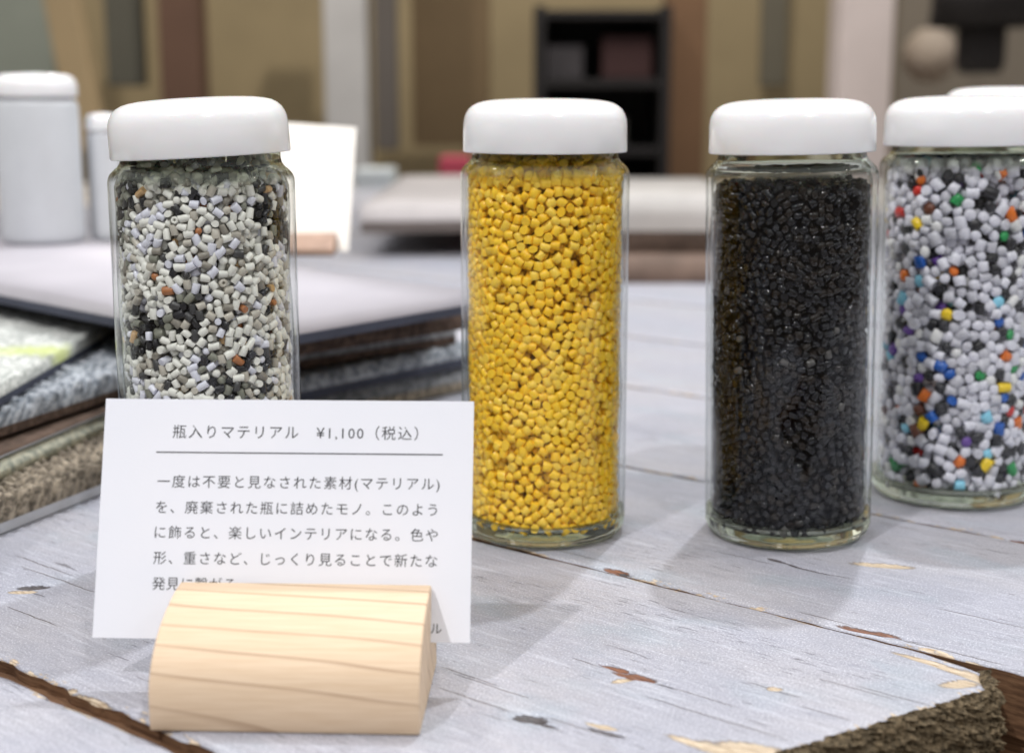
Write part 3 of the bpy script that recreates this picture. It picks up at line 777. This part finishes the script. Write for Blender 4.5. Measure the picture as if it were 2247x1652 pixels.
put_slab('carpet_tile', 'blue-grey ribbed carpet tile below the yellow-stained one', 'carpet tile', D0 + Vector((-d.x * .08, -d.y * .08, 0)), d * .38, l * .30, .0235, .0315, [M_BLU, M_DRK], ta=360, tb=160,
         hfun=lambda s, t: .0048 * np.sin(s * pi / .0085) ** 2 * (.8 + .5 * vnoise(t * 300, np.floor(s / .0075) * 3.1, 24)) + .0008 * vnoise(s * 400, t * 400, 28), edge=lambda s, t: tuple(-c * (.0028 * np.abs(np.sin(s * pi / .0085)) ** .6 + .004 * vnoise(s * 220, s * 0, 78)) * np.exp(-t / .005) for c in LD), group='carpet samples stacked at the left')
E0 = pg(0, 885, .036); st = pg(95, 752, .046)
put_slab('carpet_tile', 'light fuzzy carpet tile with yellow-green stain, topmost of the near stack', 'carpet tile', (E0.x, E0.y - .10), (0.0, .345), (-.30, 0), .0350, .0425,
         [mat_carpet('light_fuzzy_pile', (.33, .35, .33), (.66, .67, .64), stain=(st.x - E0.x, st.y - (E0.y - .10), .034, (.50, .56, .19))), M_NAVY], ta=110, tb=110, hfun=shag(.0022, 41), group='carpet samples stacked at the left')

# large lilac panel on the stack behind the jars and the samples under it
Pc = pg(540, 722, .060); Pr = pg(1040, 640, .060); Pl = pg(-60, 612, .060)
M_PANEL = plain('lilac_white_board', (.45, .43, .465), .8, .08, 12, spec=.2)
a = Vector((Pr.x - Pc.x, Pr.y - Pc.y)); b = Vector((Pl.x - Pc.x, Pl.y - Pc.y)) * 1.75
put_slab('display_board', 'large lilac-white board with a dark edge lying on samples behind the grey jar', 'board', (Pc.x, Pc.y), a * 1.02, b * 1.0, .0505, .0600, [M_PANEL, M_NAVY], ta=4, tb=4)
M_GSTK = mat_carpet('mixed_grey_pile', (.12, .13, .14), (.36, .37, .38))
for (x0, y0, x1, y1, zt, th, mats, lab) in [
    (600, 880, 1035, 800, .0130, .0125, [M_GSTK, M_BRN], 'grey carpet sample with a brownish edge, lowest under the lilac board'),
    (620, 835, 1035, 752, .0250, .0110, [M_BLU, M_NAVY], 'ribbed light grey carpet sample halfway up under the lilac board'),
    (570, 770, 1000, 706, .0370, .0110, [M_GSTK, M_DRK], 'dark grey carpet sample just below the top of the stack under the lilac board'),
    (560, 735, 1030, 668, .0495, .0115, [M_DRK, M_DRK], 'dark brown carpet sample directly under the lilac board')]:
    p = pg(x0, y0, zt); q = pg(x1, y1, zt); d = Vector((q.x - p.x, q.y - p.y)); l = Vector((-d.y, d.x)).normalized()
    put_slab('carpet_tile', lab, 'carpet tile', p, d, l * .26, zt - th, zt - .001, mats, ta=90, tb=60,
             hfun=lambda s, t: .0016 * np.abs(np.sin(s * pi / .012)) + .0006 * vnoise(s * 300, t * 300, 3), group='carpet samples under the lilac board')

# boards and stacks further back on the table
def far_slab(name, label, cat, x0, x1, ytop, ybot, Y, depth, mats, skew=0.0, group=None):
    p = px(x0, ytop, Y); q = px(x1, ytop, Y); b_ = px(x0, ybot, Y)
    me = slab(name, (0, 0), (q.x - p.x, skew), (0, depth), b_.z, p.z, mats, ta=8, tb=8)
    return obj(name, me, None, (p.x, Y, b_.z), label=label, cat=cat, group=group)
M_PALE = plain('pale_board', (.50, .475, .45), .6, .10, 20)
M_PINKW = plain('pinkish_white_board', (.60, .56, .55), .6, .08, 14)
far_slab('sample_board', 'thick pale board on top of the far stack between the yellow and black jars', 'board', 1330, 1640, 432, 508, 1.22, .30, [M_PALE, M_PALE])
far_slab('sample_board', 'dark slab under the thick pale board of the far stack', 'board', 1345, 1625, 510, 566, 1.22, .30, [M_DRK, M_DRK])
far_slab('sample_board', 'brown wooden board at the foot of the far stack', 'board', 1350, 1610, 572, 634, 1.16, .36, [plain('brown_board', (.15, .10, .075), .7, .3, 30)])
far_slab('sample_board', 'long pinkish-white board with a dark brown edge behind the yellow jar', 'board', 790, 1330, 452, 512, 1.35, .55, [M_PINKW, plain('grey_brown_edge', (.14, .115, .105), .7, .1)], skew=.03)

# second card and holder, far and bright
h2 = empty('card_holder', (px(690, 560, .84).x, .80, .0600), (0, 0, R(3)), label='small wooden block holding the bright card behind the grey and white jar', cat='card holder')
hb = obj('wood_block', bpy.data.meshes['wood_block'].copy(), h2); hb.scale = (.5, 1, .40); hb.data.materials[0] = plain('shaded_block', (.30, .20, .15), .6, .2, 60)  # shade on this block put into its colour, a darker wood
c2 = empty('price_card', (px(452, 560, .84).x, .838, .0640), (-R(14), R(4), R(3)), label='blank bright card seen from afar beside the lid of the grey and white jar', cat='price card')
c2m = sheet('card_sheet', .0830, .0735, .00035, plain('bright_card', (.90, .88, .84), .7, .02)); obj('card_sheet', c2m, c2)
spot('card_spot', (.1, .25, 1.5), (px(640, 400, .85)), 60, .02, 10, (1, .93, .84))

# white bottles at the far left
M_WBODY = plain('white_bottle_body', (.58, .60, .63), .5, .05, 20)
def white_bottle(x, ytop, Y, rad, lab):
    p = px(x, ytop, Y); zb = .0601; H = p.z - zb; r = rad
    t = empty('white_bottle', (p.x, Y, zb), label=lab, cat='bottle')
    obj('bottle_body', lathe('bottle_body', [(0, 0), (r * .9, 0), (r * .98, .002), (r, .006), (r, H * .80), (r * .96, H * .835), (r * .86, H * .85), (r * .86, H * .9), (0, H * .9)], M_WBODY, 48), t)
    c = r * .12
    obj('lid', lathe('lid', [(0, H * .925), (r * .88, H * .92), (r * .92, H * .862), (r * .98, H * .858), (r, H * .87), (r, H * .93), (r * .93, H * .97), (r * .78, H * .99), (0, H)], M_LID, 48), t)
    return t
white_bottle(74, 160, .88, .0245, 'large blurred white bottle with a rounded lid at the far left behind the stack')
white_bottle(222, 248, .90, .0100, 'slim blurred white bottle just right of the large one')

# far room: posts, leaning planks, shelving, and things on them
def upright(name, label, cat, x0, x1, y0, y1, Y, dp, mat, lean=0.0):
    a_ = px(x0, 200, Y); b_ = px(x1, 200, Y); a_.z = px(x0, y1, Y).z; b_.z = px(x1, y0, Y).z
    me = box_me(name, -(b_.x - a_.x) / 2, (b_.x - a_.x) / 2, 0, dp, 0, b_.z - a_.z, mat, .004)
    return obj(name, me, None, ((a_.x + b_.x) / 2, Y, a_.z), (0, lean, 0), label=label, cat=cat)
FY = 3.6
def W(n, c, v=.1): return plain(n, c, .7, v, 4)
BOT = 2600
upright('post', 'white-grey painted post behind the grey and white jar', 'post', 712, 806, -400, BOT, FY, .12, W('white_post_paint', (.50, .49, .49)))
upright('post', 'pinkish white post behind the gap between the black jar and the last jar', 'post', 1838, 1955, -400, BOT, FY - .3, .12, W('pink_white_paint', (.66, .58, .57)))
upright('post', 'dark red-brown post left of the grey and white jar lid', 'post', 352, 442, -400, BOT, FY, .10, W('redbrown_post', (.125, .068, .045)))
upright('post', 'orange-brown post right of the black shelving', 'post', 1460, 1548, -400, BOT, FY, .10, W('orangebrown_post', (.19, .105, .055)))
upright('leaning_plank', 'tan plank leaning against the wall at the far left', 'plank', 150, 222, -420, 330, FY - .5, .05, W('tan_plank', (.36, .27, .155)), lean=R(-8))
upright('sheet_panel', 'grey-green sheet behind the tan plank at the far left', 'panel', -260, 120, -400, 320, FY, .04, W('grey_green_sheet', (.23, .25, .215)))
upright('sheet_panel', 'narrow dark grey-green panel right of the tan plank', 'panel', 236, 318, -400, 190, FY + .1, .04, W('dark_green_grey', (.10, .095, .075)))
upright('sheet_panel', 'dark grey upright panel just right of the white-grey post', 'panel', 822, 872, -400, 330, FY, .04, W('dark_grey', (.115, .10, .09)))
upright('sheet_panel', 'brown panel between the dark grey panel and the black shelving', 'panel', 905, 1075, -60, 320, FY + .2, .04, W('brown_sheet', (.17, .115, .06)))
upright('sheet_panel', 'grey strip on the olive wall above the black jar', 'panel', 1668, 1722, -400, 190, FY + .3, .04, W('grey_strip', (.15, .135, .10)))
# black shelving with shelves and a few reddish boxes
sh = px(1320, 400, FY - .1)
shelf = empty('shelving_unit', (sh.x, FY - .1, -.749), label='black shelving unit between the yellow and the black jar, far back', cat='shelves')
tz = px(1320, 22, FY - .1).z + .749; bz = px(1320, 470, FY - .1).z + .749; hw = (px(1452, 100, FY).x - px(1182, 100, FY).x) / 2
M_SHB = W('black_shelf', (.014, .012, .013))
obj('back_panel', box_me('back_panel', -hw, hw, .28, .30, 0, tz, M_SHB), shelf)
for s in (-1, 1): obj('side_panel', box_me('side_panel', s * hw - .012, s * hw + .012, 0, .278, 0, tz + .01, M_SHB, .002), shelf)
for q in range(6): obj('shelf_board', box_me('shelf_board', -hw + .013, hw - .013, .002, .277, tz - .02 - q * .16, tz - q * .16, M_SHB, .002), shelf)
for (dx, q, wd, ht, c, lab) in [(-.09, 1, .09, .08, (.05, .045, .05), 'dark grey box on the upper shelf of the black shelving'), (.06, 1, .12, .10, (.045, .017, .017), 'dull red box on the upper shelf of the black shelving'), (-.02, 2, .16, .07, (.05, .05, .045), 'low charcoal box on the second shelf of the black shelving')]:
    o = obj('storage_box', box_me('storage_box', -wd / 2, wd / 2, 0, .16, 0, ht, W('box_paint', c), .004), None, (sh.x + dx, FY - .06, -.749 + tz - q * .16), label=lab, cat='box')
# far counter that carries the small bright things and closes the view over the table's end
cz = px(1100, 455, 2.4).z
M_CNT = plain('counter_top', (.42, .385, .35), .6, .12, 6)
ct = empty('display_counter', (0, 2.3, -.749), label='long pale counter behind the table, in front of the olive wall', cat='counter')
obj('counter_top', box_me('counter_top', -1.6, 1.6, 0, .8, cz + .749 - .04, cz + .749, M_CNT, .004), ct)
obj('counter_front', box_me('counter_front', -1.55, 1.55, .03, .06, 0, cz + .749 - .04, W('counter_front_brown', (.13, .105, .08))), ct)
def small_block(name, x0, x1, y0, Y, dp, mat, lab, cat, lean=0):
    a_ = px(x0, y0, Y); b_ = px(x1, y0, Y); h_ = a_.z - cz
    me = box_me(name, -(b_.x - a_.x) / 2, (b_.x - a_.x) / 2, 0, dp, 0, h_, mat, .006)
    return obj(name, me, None, ((a_.x + b_.x) / 2, Y, cz), (0, 0, lean), label=lab, cat=cat)
small_block('storage_box', 962, 1030, 345, 2.45, .08, W('crimson', (.38, .045, .075)), 'crimson box on the far counter touching the yellow jar lid in view', 'box')
small_block('storage_box', 872, 915, 395, 2.42, .06, W('sea_green', (.12, .34, .22)), 'small sea-green box left of the crimson box', 'box')
small_block('storage_box', 775, 862, 372, 2.42, .10, W('ice_white', (.50, .53, .54)), 'ice-white box right of the bright card', 'box')
# things above the last jar
upright('sheet_panel', 'grey-taupe wall panel above the last jar', 'panel', 1965, 2420, -400, 330, FY + .25, .05, W('taupe_sheet', (.20, .17, .135)))
bl = px(2158, 0, FY - .5)
lampb = empty('hanging_lamp', (bl.x, FY - .5, bl.z), label='black lampshade hanging at the top over the last jar', cat='lamp')
s_ = .001
obj('lamp_shade', lathe('lamp_shade', [(.012, .20), (.05, .16), (.10, .04), (.108, -.055), (.102, -.055), (.094, .04), (.045, .15), (.012, .19)], M_SHB, 40), lampb)
obj('lamp_stem', lathe('lamp_stem', [(0, -.15), (.042, -.15), (.050, -.13), (.050, .0), (.012, .02), (.008, .6), (0, .6)], M_SHB, 24), lampb)
vb = px(2040, 122, FY - .2)
lan = empty('paper_lantern', tuple(vb), label='small round beige paper lantern left of the black lamp', cat='lantern')
obj('lantern_globe', lathe('lantern_globe', [(0, -.062), (.03, -.056), (.055, -.03), (.062, 0), (.055, .03), (.03, .056), (0, .062)], W('beige_paper', (.40, .33, .27)), 40), lan)
obj('cord', lathe('cord', [(0, .060), (.003, .061), (.003, .7), (0, .7)], M_SHB, 8), lan)
